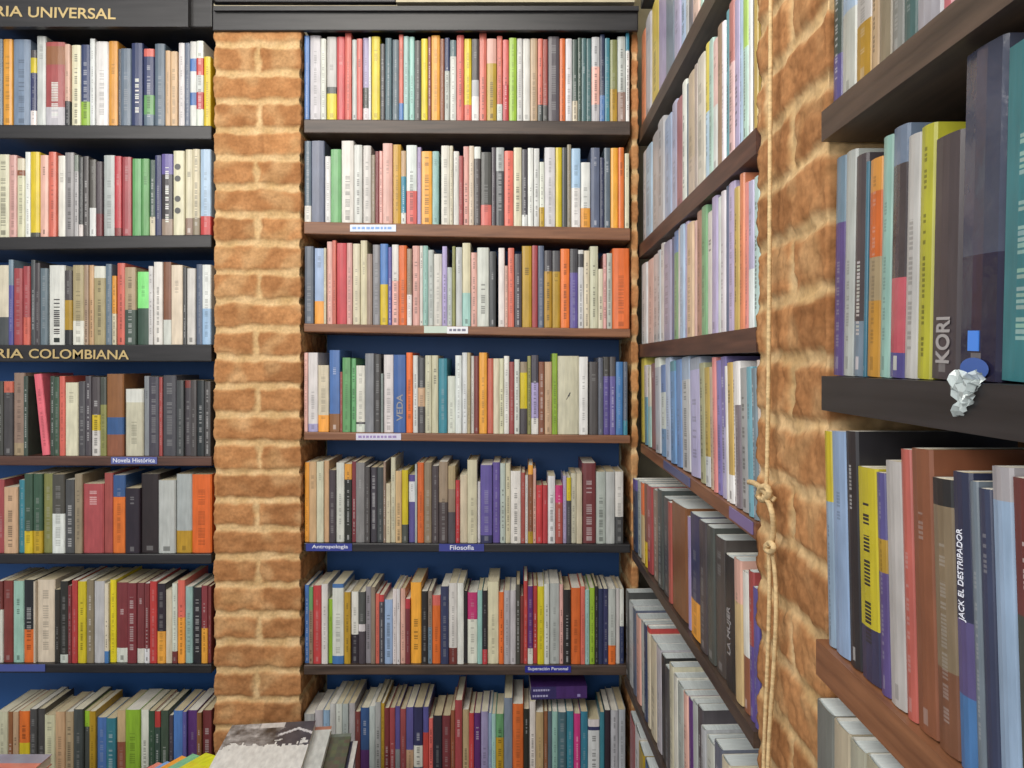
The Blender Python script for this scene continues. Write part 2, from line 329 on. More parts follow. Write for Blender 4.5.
def side_book(bay, row, xp, pa, pb, zb, h, spec, lean, tcol=None, d=None, cool=True, sb=None):
    a_, b_ = side_line(row) if bay == 'R' else (xp, 0.0)
    Ya, Yb = F * a_ / (pa - PX - F * b_), F * a_ / (pb - PX - F * b_)
    sh = 0.205 * math.tan(math.radians(lean))
    if lean: Ya -= sh; Yb -= sh
    w = max(0.004, (Ya - Yb) / math.cos(math.atan(b_)) * math.cos(math.radians(lean)) - 0.0006)
    d = d or min(0.17, h * rnd.uniform(0.64, 0.72))
    set_back = (0.0 if bay == 'N' else rnd.choice((0, 0.001, 0.002, 0.003))) if sb is None else sb
    lift = w * math.sin(math.radians(-lean)) if lean < 0 else 0.0
    M = Matrix.Translation((a_ + b_ * Ya + set_back, Ya, zb + 0.0006 + lift)) @ Matrix.Rotation(math.radians(-90) + math.atan(-b_), 4, 'Z') @ Matrix.Rotation(math.radians(-lean), 4, 'Y')
    BOOKS.append(dict(M=M, w=w, d=d, h=h, bands=parse_spec(spec), tcol=tcol, area=(pb - pa) * h * F / Ya, bay=bay, row=row, pos=(pa, pb), cool=cool))
for r_, (x0, zt, txt) in RROW.items():
    prev = x0
    for e in txt.split(';'):
        p = e.split(); x1 = float(p[0])
        h = zt - RSZ[r_][0] + rnd.uniform(-0.014, 0.012)
        if r_ > 1: h = min(h, RSZ[r_ - 1][0] - RSZ[r_ - 1][1] - RSZ[r_][0] - 0.006)
        if r_ == 5: h = min(h, 0.205) + (0.012 if x1 > 660 and x1 < 735 else 0)
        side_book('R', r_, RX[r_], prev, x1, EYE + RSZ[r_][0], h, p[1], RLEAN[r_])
        prev = x1

# bay past the rope: x end px, top px, spec
NROW = {
1: (833, "842 -70 F@.75V;856 -60 b@.6W;872 -60 W@.72y;879 -60 a;892 -60 k;904 -60 G;917 -60 X@.5g@.75X;943 -60 g;972 -70 J;1000 -60 N;1030 -60 C"),
2: (835, "845 161 Z@.3V;855 155 W;866 159 D@.75Z:W;869 163 T;882 163 o@.15O@.45A@.65o;892 140 t;907 132 Z@.15D@.6J@.9V:W;920 139 W;934 130 l;962 143 D;1004 62 q@.62p;1058 54 T;1090 70 K;1120 66 g"),
3: (823, "830 431 Y@.33b;844 431 b;855 431 K;874 466 Y@.75N:K;883 472 V@.3y@.45V;899 460 W;909 449 r;929 448 n;950 477 K@.1k@.7n;968 471 N@.5V@.75B;976 481 Z;989 488 N;1009 466 g@.1b;1040 477 M@.4D;1075 470 n;1110 466 W"),
4: (815, "832 695 G;848 700 C;864 716 C;884 730 C;910 742 g"),
}
NX = {1: XR, 2: XR, 3: 0.299, 4: 0.29}
NSZ = {1: (0.25, 0.03), 2: (-0.014, 0.034), 3: (-0.277, 0.035), 4: (-0.55, 0.03)}
NLEAN = {1: -1.0, 2: -2.2, 3: 3.0, 4: 0}
for r_, (x0, txt) in NROW.items():
    prev = x0
    for e in txt.split(';'):
        x1, top, spec = e.split(); x1 = float(x1); top = float(top)
        tcol = None
        if ':' in spec: spec, tcol = spec.split(':')
        Ya = F * NX[r_] / (prev - PX)
        zt = -(top - PY) / F * Ya
        if r_ == 1: zt = NSZ[1][0] + 0.21
        if r_ == 4: zt = -0.332 - rnd.uniform(0, 0.005)
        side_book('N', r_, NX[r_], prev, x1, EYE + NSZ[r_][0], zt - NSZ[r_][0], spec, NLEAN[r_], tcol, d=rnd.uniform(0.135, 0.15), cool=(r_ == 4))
        prev = x1

# ------------------------------------------------------------------ which 300 books stand alone
N_TABLE = 12
order = sorted(BOOKS, key=lambda b: -b['area'] * (1 if (b['pos'][1] < 1024 and b['pos'][0] >= -6) else 0.3) * (0.45 if b['bay'] in 'LC' and b['row'] == 7 else 1) * (0.6 if b['bay'] == 'R' and b['row'] in (1, 6) else 1))
for b in order[:300 - N_TABLE]: b['solo'] = True

# ------------------------------------------------------------------ labels
ROWN = ['', 'top', 'second', 'third', 'fourth', 'fifth', 'sixth', 'bottom']
ORD = ['first', 'second', 'third', 'fourth', 'fifth', 'sixth', 'seventh', 'eighth', 'ninth', 'tenth', 'eleventh', 'twelfth', 'thirteenth', 'fourteenth']
def rowname(b):
    if b['bay'] == 'N': return ['', 'top', 'second', 'third', 'bottom'][b['row']] + ' shelf past the rope'
    return ROWN[b['row']] + ' shelf of the ' + {'L': 'lettered bay', 'C': 'middle bay', 'R': 'side bay'}[b['bay']]
def main(b):
    bs = b['bands'] + [(1.0, None)]
    ext = {}
    for (f0, c), (f1, _) in zip(bs, bs[1:]): ext[c] = ext.get(c, 0) + f1 - f0
    return max(ext, key=ext.get)
def describe(b):
    m = main(b); name = PAL[m][1]
    bands = b['bands']
    rest = [c for _, c in bands if c != m]
    if rest:
        if bands[-1][1] != m: return name, name + ' paperback with ' + PAL[bands[-1][1]][1] + ' foot'
        if bands[0][1] != m: return name, name + ' paperback with ' + PAL[bands[0][1]][1] + ' head'
        return name, name + ' paperback with ' + PAL[rest[0]][1] + ' band'
    return name, name + ' paperback'
rows = {}
for b in BOOKS: rows.setdefault((b['bay'], b['row']), []).append(b)
for key, bl in rows.items():
    bl.sort(key=lambda b: b['pos'][0])
    med = sorted(x['h'] for x in bl)[len(bl) // 2]
    for b in bl:
        b['name'], b['desc'] = describe(b)
    for i, b in enumerate(bl):
        same = [x for x in bl if x['desc'] == b['desc']]
        base = b['desc']
        if len(same) == 1:
            lab = base + ' on the ' + rowname(b)
            if base.split()[-1] == 'paperback' and any(x['name'] == b['name'] and x is not b for x in bl): lab = 'plain ' + lab
        else:
            nb = lambda q: (q[i - 1]['name'] if i > 0 else 'pillar', q[i + 1]['name'] if i < len(q) - 1 else 'pillar')
            def pair(x):
                j = bl.index(x)
                return frozenset((bl[j - 1]['name'] if j > 0 else 'brick', bl[j + 1]['name'] if j < len(bl) - 1 else 'brick'))
            ps = [pair(x) for x in same]; me_ = pair(b)
            biggest = max(same, key=lambda x: x['w']); second = sorted(same, key=lambda x: -x['w'])[1]['w']
            tall = max(same, key=lambda x: x['h']); t2 = sorted(same, key=lambda x: -x['h'])[1]['h']
            if biggest is b and b['w'] > second * 1.25: lab = 'thickest ' + base + ' on the ' + rowname(b)
            elif tall is b and b['h'] > t2 + 0.012: lab = 'tallest ' + base + ' on the ' + rowname(b)
            elif ps.count(me_) == 1 and len(me_) == 2:
                q = sorted(me_)
                if 'brick' in q: lab = base + ' next to the brickwork on the ' + rowname(b)
                else: lab = base + ' between %s and %s ones, %s' % (q[0], q[1], rowname(b).replace('shelf of the', 'shelf,') if len((base + q[0] + q[1]).split()) > 5 else rowname(b))
            elif ps.count(me_) == 1: lab = base + ' between two %s ones, %s' % (list(me_)[0], rowname(b))
            else:
                k = [x is b for x in same].index(True)
                if b['bay'] == 'L':        # the pillar is at the far end of this row
                    lab = '%s %s from the brick pillar, %s' % (ORD[len(same) - 1 - k], base, rowname(b))
                elif b['bay'] == 'R': lab = '%s %s from the room corner, %s' % (ORD[k], base, rowname(b))
                else: lab = '%s %s from the brick pillar, %s' % (ORD[k], base, rowname(b))
        b['label'] = lab
seen_labels = {}
for b in BOOKS: seen_labels.setdefault(b['label'], []).append(b)
for lab, bl in seen_labels.items():
    if len(bl) > 1:
        for k, b in enumerate(bl): b['label'] = lab + ', ' + ORD[k] + ' along'

# fixed labels and titles for a few readable ones
def find(bay, row, px):
    for b in BOOKS:
        if b['bay'] == bay and b['row'] == row and b['pos'][0] <= px < b['pos'][1]: return b
find('N', 2, 950)['label'] = 'charcoal book titled in big grey capitals beside the lime yellow spine'
find('N', 2, 985)['label'] = 'tall shrink-wrapped slate book with a blue sticker at its foot'
find('N', 2, 1015)['label'] = 'wide teal book with pale vertical lettering beside the shrink-wrapped slate book'
find('N', 3, 960)['label'] = 'navy to violet spine titled in white, third shelf of the bay past the rope'
find('C', 4, 568)['label'] = 'widest pale book with a small bird on its spine, fourth shelf of middle bay'
find('C', 3, 628)['label'] = 'wide bright orange book at the end of the third shelf, middle bay'

for q in (('N', 2, 950), ('N', 3, 960), ('C', 4, 398), ('C', 4, 568), ('R', 5, 727)): find(*q)['notext'] = True
find('N', 2, 1015)['force'] = True
find('L', 2, 178)['notext'] = True
# ------------------------------------------------------------------ text
def text_mesh(txt, size, extrude=0.0002, align='LEFT', bold=0.0, spacing=1.0):
    cu = bpy.data.curves.new('lettering', 'FONT')
    cu.body = txt; cu.size = size; cu.align_x = align; cu.align_y = 'BOTTOM_BASELINE'; cu.extrude = extrude; cu.offset = bold
    cu.space_character = spacing
    ob = bpy.data.objects.new('tmp', cu); C.objects.link(ob)
    dg = bpy.context.evaluated_depsgraph_get()
    me = bpy.data.meshes.new_from_object(ob.evaluated_get(dg))
    bpy.data.objects.remove(ob); bpy.data.curves.remove(cu)
    return me
def text_width(me): return max(v.co.x for v in me.vertices) - min(v.co.x for v in me.vertices)
def put_text(parent, txt, mat, M, width=None, height=None, name='lettering', size=0.03, bold=0.0, label=None):
    me = text_mesh(txt, size, bold=bold)
    if not len(me.vertices): return None
    xs = [v.co.x for v in me.vertices]; ys = [v.co.y for v in me.vertices]
    sx = width / (max(xs) - min(xs)) if width else 1; sy = height / (max(ys) - min(ys)) if height else sx
    x0, y0 = min(xs), min(ys)
    for v in me.vertices: v.co = M @ Vector(((v.co.x - x0) * sx, (v.co.y - y0) * sy, v.co.z))
    me.update()
    o = link(name, me, mat, parent)
    if label: o['label'] = label
    return o
# matrices: text lying in a plane facing -Y (local text x -> X, text y -> Z)
def facing_front(x, y, z, slope=0.0):
    return Matrix.Translation((x, y, z)) @ Matrix.Rotation(slope, 4, 'Y') @ Matrix.Rotation(math.radians(90), 4, 'X')

# ------------------------------------------------------------------ build the books
GROUPS = {'L': 'books in the gold lettered bay', 'C': 'books in the middle bay', 'R': 'books in the side wall bay', 'N': 'books in the bay past the rope'}
stuff = MB(); stuff_pages = MB()
for i, b in enumerate(BOOKS):
    rb = random.Random(1000 + i)
    TONE[0], TONE[2] = (0.34, 0.98) if b['bay'] == 'R' and b['row'] <= 4 else (0.1, 0.82) if b['bay'] == 'N' else (0.07, 0.97)  # books past the rope: dimmer light there is put into their colours
    TONE[1] = (208, 209, 216) if b['bay'] == 'R' and b['row'] <= 4 else (136, 134, 130)  # upper side bay rows: pale glare mixed into the cover colours
    near = b['bay'] == 'N'
    hard = rb.random() < 0.18
    if b.get('solo'):
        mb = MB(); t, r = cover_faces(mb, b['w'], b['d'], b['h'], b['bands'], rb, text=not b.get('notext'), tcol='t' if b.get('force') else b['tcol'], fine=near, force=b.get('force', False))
        wrapped = near and b['row'] == 2 and (885 < b['pos'][0] < 905 or b['pos'][0] > 960 and b['pos'][0] < 1000)
        o = link('book', mb.mesh('book'), M_GLOSS if wrapped else M_COVER)
        o.matrix_world = b['M']
        tag(o, b['label'], 'book', GROUPS[b['bay']])
        mp_ = MB(); page_faces(mp_, b['w'], b['d'], b['h'], t, r, rb, b['cool'], hard)
        link('page_block', mp_.mesh('page_block'), M_PAGE, o)
        b['obj'] = o
    else:
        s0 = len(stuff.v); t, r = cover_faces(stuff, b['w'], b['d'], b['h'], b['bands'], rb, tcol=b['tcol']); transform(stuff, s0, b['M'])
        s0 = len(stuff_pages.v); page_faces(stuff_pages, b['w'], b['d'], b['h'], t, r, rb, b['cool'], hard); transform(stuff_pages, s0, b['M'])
TONE[0], TONE[2] = 0.0, 1.0
so = link('books', stuff.mesh('books'), M_COVER)
tag(so, 'slim paperbacks of all colours packed among the wider books on every shelf', 'books', None, 'stuff')
link('page_blocks', stuff_pages.mesh('page_blocks'), M_PAGE, so)['kind'] = 'stuff'

# spine titles that can be read or guessed: text runs up the spine (Spanish style)
def spine_title(b, txt, mat, z0, length, height, x, up=True, name='lettering', bold=0.0004):
    o = b.get('obj')
    if o is None: return
    M = Matrix.Translation((x, -0.0004, z0)) @ Matrix.Rotation(math.radians(90), 4, 'X')
    if up: M = M @ Matrix.Rotation(math.radians(90), 4, 'Z')
    else: M = M @ Matrix.Rotation(math.radians(-90), 4, 'Z')
    put_text(o, txt, mat, M, length, height, name, 0.03, bold)
b = find('N', 2, 950); spine_title(b, 'KORI', M_GREYLET, 0.012, 0.034, b['w'] * 0.5, b['w'] * 0.78, bold=0.0007)
b = find('N', 3, 960); spine_title(b, 'JACK EL DESTRIPADOR', M_WHITE, 0.1, 0.062, b['w'] * 0.4, b['w'] * 0.7, bold=0.0)
b = find('C', 4, 398); spine_title(b, 'VEDA', M_GREYLET, 0.03, 0.07, b['w'] * 0.5, b['w'] * 0.75)
b = find('R', 5, 727); spine_title(b, 'LA MUJER', M_GREYLET, 0.05, 0.07, b['w'] * 0.4, b['w'] * 0.7)
# blue sticker on the shrink-wrapped book
b = find('N', 2, 985)
if b.get('obj'):
    mb = MB(); w = b['w']
    mb.box(w * 0.32, w * 0.58, -0.0008, 0.0002, 0.020, 0.034, L3((70, 130, 220)))
    n = 20
    mb.quad([(w * 0.5 + w * 0.36 * math.cos(k * 2 * math.pi / n), -0.0009, 0.008 + 0.0075 * math.sin(k * 2 * math.pi / n)) for k in range(n)], L3((58, 92, 160)))
    link('sticker', mb.mesh('sticker'), M_CARD, b['obj'])['label'] = 'blue sticker'
# little bird on the wide pale book
b = find('C', 4, 568)
if b.get('obj'):
    mb = MB(); w, h = b['w'], b['h']; k = L3((50, 50, 56))
    P = lambda u, v: (w * 0.5 + u * 0.001, -0.0007, h * 0.5 + v * 0.001)
    mb.quad([P(-2, -6), P(3, -2), P(5, 5), P(2, 3), P(-1, -1)], k)
    mb.quad([P(-2, -6), P(-6, -11), P(-4.4, -11.5), P(0, -5)], k)
    mb.quad([P(3, 3), P(7, 6), P(5, 7), P(2, 5)], k)
    link('bird_mark', mb.mesh('bird_mark'), M_CARD, b['obj'])

# dark round dots down one cream spine
b = find('L', 2, 178)
if b.get('obj'):
    w, h = b['w'], b['h']
    for f_ in (0.19, 0.33, 0.57, 0.71):
        mb = MB(); rr = w * 0.27
        mb.quad([(w * 0.42 + rr * math.cos(k * math.pi / 8), -0.0006, h * (1 - f_) + rr * math.sin(k * math.pi / 8)) for k in range(16)], L3((58, 58, 56)))
        link('dot_mark', mb.mesh('dot_mark'), M_CARD, b['obj'])
    b['obj']['label'] = 'cream paperback with dark round dots down its spine, second shelf of lettered bay'
# ------------------------------------------------------------------ bookcases
def plate(mb_name, parent, x0, x1, y0, y1, z0, z1, mat, z0r=None, z1r=None):
    mb = MB(); mb.box(x0, x1, y0, y1, z0, z1, (0.5, 0.5, 0.5, 1), z0r, z1r)
    o = link(mb_name, mb.mesh(mb_name), mat, parent)
    if mb_name in ('shelf', 'header'):
        bv = o.modifiers.new('b', 'BEVEL'); bv.width = 0.0025; bv.segments = 2
    return o

def bookcase_back(label, shelves, ends, x0, x1, top):
    root = empty('bookcase', ((x0 + x1) / 2, DB + 0.1, 0), label, 'bookcase', 'built-in bookcases')
    inv = Matrix.Translation((-(x0 + x1) / 2, -DB - 0.1, 0))
    out = {}
    for k, sh in shelves.items():
        zl, zr = shelf_z(sh, ends, ends[0]), shelf_z(sh, ends, ends[1])
        th = sh[2] / F * DB
        o = plate('shelf', root, x0, x1, DB, DB + 0.24, zl - th, zl, sh[3], zr - th, zr)
        o.matrix_parent_inverse = inv; out[k] = (o, zl, zr, th)
    o = plate('back_panel', root, x0, x1, DB + 0.24, DB + 0.25, 0.0, top, M_BLUE); o.matrix_parent_inverse = inv
    o = plate('plinth', root, x0, x1, DB + 0.03, DB + 0.23, 0.0, 0.1, W_DARK); o.matrix_parent_inverse = inv
    return root, inv, out

XL0, XL1 = xpix(-90, DB), xpix(211.5, DB)
XC0, XC1 = xpix(303.6, DB), xpix(630.5, DB)
top = EYE + 0.955
lb, linv, lsh = bookcase_back('black built-in bookcase with gold lettering on its boards, packed with books', LSH, LX, XL0, XL1, top)
cb, cinv, csh = bookcase_back('built-in bookcase with brown shelves and blue back between pillar and room corner', CSH, CX, XC0, XC1, top)

def child(o, inv): o.matrix_parent_inverse = inv; return o
# header beams
zb0 = zpix(31, DB)
o = child(plate('header', lb, XL0, xpix(212, 1.985), 1.985, 1.9992, zpix(27, 1.985), top - 0.01, W_BLACK), linv)
child(plate('header', cb, xpix(212.3, 2.0), xpix(395.5, 2.0), 2.0, 2.02, EYE + 0.935, EYE + 1.05, W_BLACK), cinv)
child(plate('top_board', lb, XL0, XL1, 2.0, DB + 0.24, EYE + 0.868, EYE + 0.893, W_BLACK), linv)  # top boards added to keep light from leaking in over the books
child(plate('top_board', cb, XC0, XC1, 2.0, DB + 0.24, EYE + 0.868, EYE + 0.893, W_BLACK), cinv)
hd = child(plate('header', cb, xpix(212.3, 1.985), XC1 + 0.018, 1.985, 1.9992, zpix(30.5, 1.985), zpix(6.5, 1.985), W_BLACK), cinv)
child(plate('cornice_strip', cb, xpix(213, 1.97), XC1 + 0.018, 1.974, 1.985, zpix(10, 1.972), zpix(5.5, 1.972), W_BLACK), cinv)
sign = child(plate('sign_board', lb, XL0, xpix(188, 1.968), 1.968, 1.985, zpix(26.5, 1.968), top + 0.03, W_BLACK), linv)
for wd, p0, p1, py in (('HISTORIA', -60, 22.5, 14.8), ('UNIVERSAL', 28, 115.5, 17.2)):
    put_text(sign, wd, M_GOLD, facing_front(xpix(p0, 1.966), 1.9665, zpix(py, 1.966), math.radians(1.4)), width=(p1 - p0) / F * 1.966, height=0.0275, bold=0.0004, label='gold capitals')
# letters under the third shelf of the gold lettered bay
so3 = lsh[3][0]
for wd, p0, p1, py in (('HISTORIA', -58, 23.5, 357.2), ('COLOMBIANA', 29, 129, 358.2)):
    put_text(so3, wd, M_GOLD, facing_front(xpix(p0, 1.998), 1.9975, zpix(py, 1.998), math.radians(0.8)), width=(p1 - p0) / F * 1.998, height=0.0245, bold=0.0004, label='gold capitals')

def strip(parent, inv, px0, px1, py0, py1, bg, txt=None, tmat=None, ty=None, dash=None, name='shelf_label', Y=1.9975, tx=None):
    mb = MB(); z0, z1 = zpix(py1, Y), zpix(py0, Y); x0, x1 = xpix(px0, Y), xpix(px1, Y)
    mb.box(x0, x1, Y, Y + 0.0022, z0, z1, L3(bg))
    if dash:
        rd = random.Random(px0); x = x0 + 0.006
        while x < x1 - 0.012:
            l = rd.uniform(0.004, 0.011); zc = (z0 + z1) / 2
            mb.box(x, x + l, Y - 0.0003, Y, zc - 0.003, zc + 0.003, L3(dash)); x += l + rd.uniform(0.002, 0.004)
    o = link(name, mb.mesh(name), M_CARD, parent); o.matrix_parent_inverse = Matrix.Identity(4)
    if inv is not None: o.matrix_parent_inverse = inv
    if txt:
        a, b_ = tx or (px0 + 3, px1 - 3)
        t = put_text(o, txt, tmat, facing_front(xpix(a, Y), Y - 0.0004, z0 + (z1 - z0) * 0.22), width=(b_ - a) / F * Y, height=(z1 - z0) * 0.62, bold=0.0003)
    return o
strip(csh[2][0], None, 350, 396, 224.6, 231.5, (214, 220, 232), dash=(120, 160, 220))
strip(csh[3][0], None, 424, 447, 326, 333, (190, 204, 190))
strip(csh[3][0], None, 447, 468, 326.5, 333.5, (228, 228, 232), dash=(110, 110, 130))
strip(csh[4][0], None, 356, 401, 433.5, 440, (206, 204, 222), dash=(150, 130, 180))
strip(csh[5][0], None, 306, 352, 543.6, 551, (52, 62, 140), 'Antropología', M_WHITE, tx=(312, 348))
strip(csh[5][0], None, 439, 484, 544, 551.4, (60, 66, 140), 'Filosofía', M_WHITE, tx=(450, 474))
strip(csh[6][0], None, 525, 571, 666, 672.5, (40, 44, 140), 'Superación Personal', M_WHITE, tx=(528, 568))
strip(lsh[4][0], None, 111, 157, 457, 464, (92, 100, 160), 'Novela Histórica', M_WHITE, tx=(113, 155))
strip(lsh[6][0], None, -10, 45, 664.5, 671.5, (74, 86, 150))

# side bays --------------------------------------------------------
def side_bookcase(label, shelves, xs, ya, yb, mats, inv_y, slant=None):
    root = empty('bookcase', (XR + 0.12, inv_y, 0), label, 'bookcase', 'built-in bookcases')
    inv = Matrix.Translation((-XR - 0.12, -inv_y, 0)); out = {}
    for k, (z, th) in shelves.items():
        y0 = ya[k] if isinstance(ya, dict) else ya
        y1 = yb[k] if isinstance(yb, dict) else yb
        mb = MB(); q = (slant or {}).get(k, 0.0); X = 0.552 - xs[k]; Ln = y1 - y0
        p = [(0, 0, 0), (Ln, q, 0), (Ln, X, 0), (0, X, 0)]; p += [(a, b, th) for a, b, _ in p]
        for f in ((0,1,5,4),(1,2,6,5),(2,3,7,6),(3,0,4,7),(4,5,6,7),(3,2,1,0)): mb.quad([p[t] for t in f], (.5,) * 4)
            # long axis on local x for the grain
        o = link('shelf', mb.mesh('shelf'), mats[k], root)
        bv = o.modifiers.new('b', 'BEVEL'); bv.width = 0.012 if k in (1, 2) and label.startswith('dark') else 0.0025; bv.segments = 3
        o.matrix_parent_inverse = inv
        o.matrix_basis = Matrix.Translation((xs[k], y1, EYE + z - th)) @ Matrix.Rotation(math.radians(-90), 4, 'Z')
        out[k] = o
    return root, inv, out
rx = {k: v - 0.004 for k, v in RX.items()}
ra = {k: 1.012 for k in range(1, 8)}
rbm = {1: 2.05, 2: 2.05, 3: 2.07, 4: 2.0, 5: 1.99, 6: 1.985, 7: 1.985}
rb_, rinv, rsh = side_bookcase('side wall bookcase running away from the roped pillar to the room corner', RSZ, rx, ra, rbm, {1: W_DARK, 2: W_RED, 3: W_RED, 4: W_BROWN, 5: W_DARK, 6: W_DARK, 7: W_DARK}, 1.5, {5: 0.021, 6: 0.039, 7: 0.04})
nxs = {1: 0.2985, 2: 0.2985, 3: 0.293, 4: 0.286}
nb_, ninv, nsh = side_bookcase('dark bookcase past the rope with thick shelves and large upright books', NSZ, nxs, 0.33, 0.77, {1: W_DARK, 2: W_BLACK, 3: W_BROWN, 4: W_DARK}, 0.55)
child(plate('back_panel', rb_, 0.553, 0.563, 1.02, 2.22, 0.0, EYE + 0.955, M_NAVY), rinv)
child(plate('header', rb_, 0.30, 0.552, 1.02, 1.965, EYE + 0.9, EYE + 0.97, W_BLACK), rinv)
child(plate('back_panel', nb_, 0.553, 0.563, 0.3, 0.77, 0.0, EYE + 0.955, M_NAVY), ninv)
child(plate('plinth', rb_, 0.32, 0.552, 1.03, 1.98, 0.0, 0.1, W_DARK), rinv)
child(plate('plinth', nb_, 0.32, 0.552, 0.34, 0.762, 0.0, 0.1, W_DARK), ninv)
# translucent label strip on the front of the fourth side shelf
mb = MB()
for (p0, p1, c) in ((664, 690, (82, 88, 128)), (730, 753, (120, 104, 150))):
    Ya, Yb = F * 0.305 / (p0 - PX), F * 0.305 / (p1 - PX)
    mb = MB(); mb.box(0.3035, 0.3055, Yb, Ya, EYE - 0.229, EYE - 0.2125, L3(c))
    o = link('shelf_label', mb.mesh('shelf_label'), M_CARD, rb_); o.matrix_parent_inverse = rinv
    o['label'] = 'lilac label strip'
# crumpled plastic on the second shelf past the rope
import bmesh
bm = bmesh.new()
rp = random.Random(5); nu, nv = 9, 9
Ya, Yb = F * 0.298 / (954 - PX), F * 0.298 / (988 - PX)
grid = []
for j in range(nv + 1):
    row_ = []
    for i in range(nu + 1):
        u, v = i / nu, j / nv
        y = Ya + (Yb - Ya) * (u * (1 - 0.45 * v) + 0.04 * v) + rp.uniform(-.001, .001)
        z = EYE - 0.006 - 0.032 * v * (1 - 0.35 * u * u) + rp.uniform(-.0014, .0014)
        x = 0.297 + rp.uniform(-0.004, 0.003)
        row_.append(bm.verts.new((x, y, z)))
    grid.append(row_)
for j in range(nv):
    for i in range(nu): bm.faces.new((grid[j][i], grid[j][i + 1], grid[j + 1][i + 1], grid[j + 1][i]))
me = bpy.data.meshes.new('label_holder'); bm.to_mesh(me); bm.free()
o = link('label_holder', me, M_PLASTIC, nb_); o.matrix_parent_inverse = ninv; o['label'] = 'crumpled clear plastic label holder'

# ------------------------------------------------------------------ brickwork
def smooth(a, b, x):
    t = max(0.0, min(1.0, (x - a) / (b - a))); return t * t * (3 - 2 * t)
def brick_surface(name, path, z0, z1, pitch, zphase, joint_u, step=0.0042, mortar=0.0092, hgt=0.0055, seed=0.0, warm=1.0, tone=1.0, taper=None):
    """path: list of (x, y) round the pillar; joint_u(course) -> list of distances along the path with vertical joints"""
    pts = [Vector((p[0], p[1], 0)) for p in path]
    samples = []; u = 0.0
    for a, b in zip(pts, pts[1:]):
        L = (b - a).length; n = max(1, int(L / step)); d = (b - a).normalized(); nrm = Vector((d.y, -d.x, 0))
        for k in range(n): samples.append((a.lerp(b, k / n), nrm, u + L * k / n))
        u += L
    samples.append((pts[-1], nrm, u))
    ns = []
    for i in range(len(samples)):
        v = Vector((0, 0, 0))
        for k in range(-2, 3):
            j = min(len(samples) - 1, max(0, i + k)); v += samples[j][1]
        ns.append(v.normalized() if v.length > 1e-6 else samples[i][1])
    nz = int((z1 - z0) / step)
    verts, cols = [], []
    for j in range(nz + 1):
        z = z0 + (z1 - z0) * j / nz
        for i, (p, _, uu) in enumerate(samples):
            q = Vector((p.x * 9 + seed, p.y * 9, z * 9))
            wob = noise.noise(q * 1.6) * 0.006 + noise.noise(q * 5) * 0.004
            zz = (z + wob - zphase) / pitch
            course = math.floor(zz); fr = zz - course
            dz = min(fr, 1 - fr) * pitch
            dist = dz - mortar * (1 + 0.55 * noise.noise(Vector((uu * 14, course * 7.3 + seed, 3.1))))
            wob2 = noise.noise(q * 4 + Vector((9, 2, 5))) * 0.005
            for ju in joint_u(course):
                dist = min(dist, abs(uu + wob2 - ju) - mortar * 0.85 * (1 + noise.noise(Vector((course * 5.1, seed, z * 30)))))
            m = smooth(-0.004, 0.0045, dist)
            rough_ = noise.fractal(q * 6, 0.8, 2.1, 4)
            disp = hgt * (m - 0.8) - 0.001 + 0.003 * rough_ + 0.002 * noise.noise(Vector((course * 3.7, uu * 3, seed)))
            n_ = ns[i]
            verts.append((p.x + n_.x * disp, p.y + n_.y * disp, z))
            bv = noise.noise(Vector((course * 2.93 + seed, math.floor(uu * 8) * 1.7, 0.5)))
            sp = noise.noise(q * 3.3 + Vector((4, 4, 4)))
            br = [178 + 26 * bv + 18 * sp, 126 + 22 * bv + 17 * sp, 82 + 16 * bv + 14 * sp]
            # mortar smeared over the bricks in places
            smear = smooth(0.0, 0.5, noise.noise(q * 2.1 + Vector((1, 7, 3)))) * 0.42
            mo = [214 + 18 * sp, 180 + 20 * sp, 132 + 22 * sp]
            k = m * (1 - smear)
            c = [mo[t] + (br[t] - mo[t]) * k for t in range(3)]
            c = [x * tone for x in c]
            cols.append(L3(tuple(max(10, min(240, x)) for x in c)))
    W = len(samples)
    faces = [(j * W + i, j * W + i + 1, (j + 1) * W + i + 1, (j + 1) * W + i) for j in range(nz) for i in range(W - 1)]
    me = bpy.data.meshes.new(name); me.from_pydata(verts, [], faces)
    at = me.color_attributes.new('Col', 'FLOAT_COLOR', 'POINT')
    at.data.foreach_set('color', [x for c in cols for x in c])
    me.polygons.foreach_set('use_smooth', [True] * len(me.polygons))
    me.update()
    o = link(name, me, M_BRICK); o['kind'] = 'structure'
    return o

XP0, XP1 = xpix(213.6, 1.992), xpix(300.6, 1.992)
dep = 0.245
wid = XP1 - XP0
brick_surface('brick_pillar', [(XP0, 1.995 + dep), (XP0, 1.995), (XP1, 1.995), (XP1, 1.995 + dep)], 0.0, zpix(27, 1.985), 0.0738, zpix(670, DB),
              lambda c: [dep + wid * (0.5 + 0.02 * math.sin(c * 2.1))] if c % 2 else [], seed=0.0)
# roped pillar on the side wall
PW = 0.235
brick_surface('brick_pillar', [(0.55, 1.006), (0.306, 1.006), (0.306, 0.776), (0.55, 0.776)], 0.0, EYE + 0.96, 0.0715, EYE + 0.003,
              lambda c: [0.247 + PW * 0.52] if c % 2 else ([] if c % 4 else [0.247 + PW * 0.15]), seed=5.3, hgt=0.004, mortar=0.008, tone=0.93)
# brick corner between the bays
brick_surface('brick_pillar', [(XC1 + 0.005, 2.235), (XC1 + 0.005, 2.022), (0.303, 2.022), (0.303, 2.235)], 0.0, EYE + 0.9, 0.0738, zpix(452, DB), lambda c: [], seed=9.7, hgt=0.003)

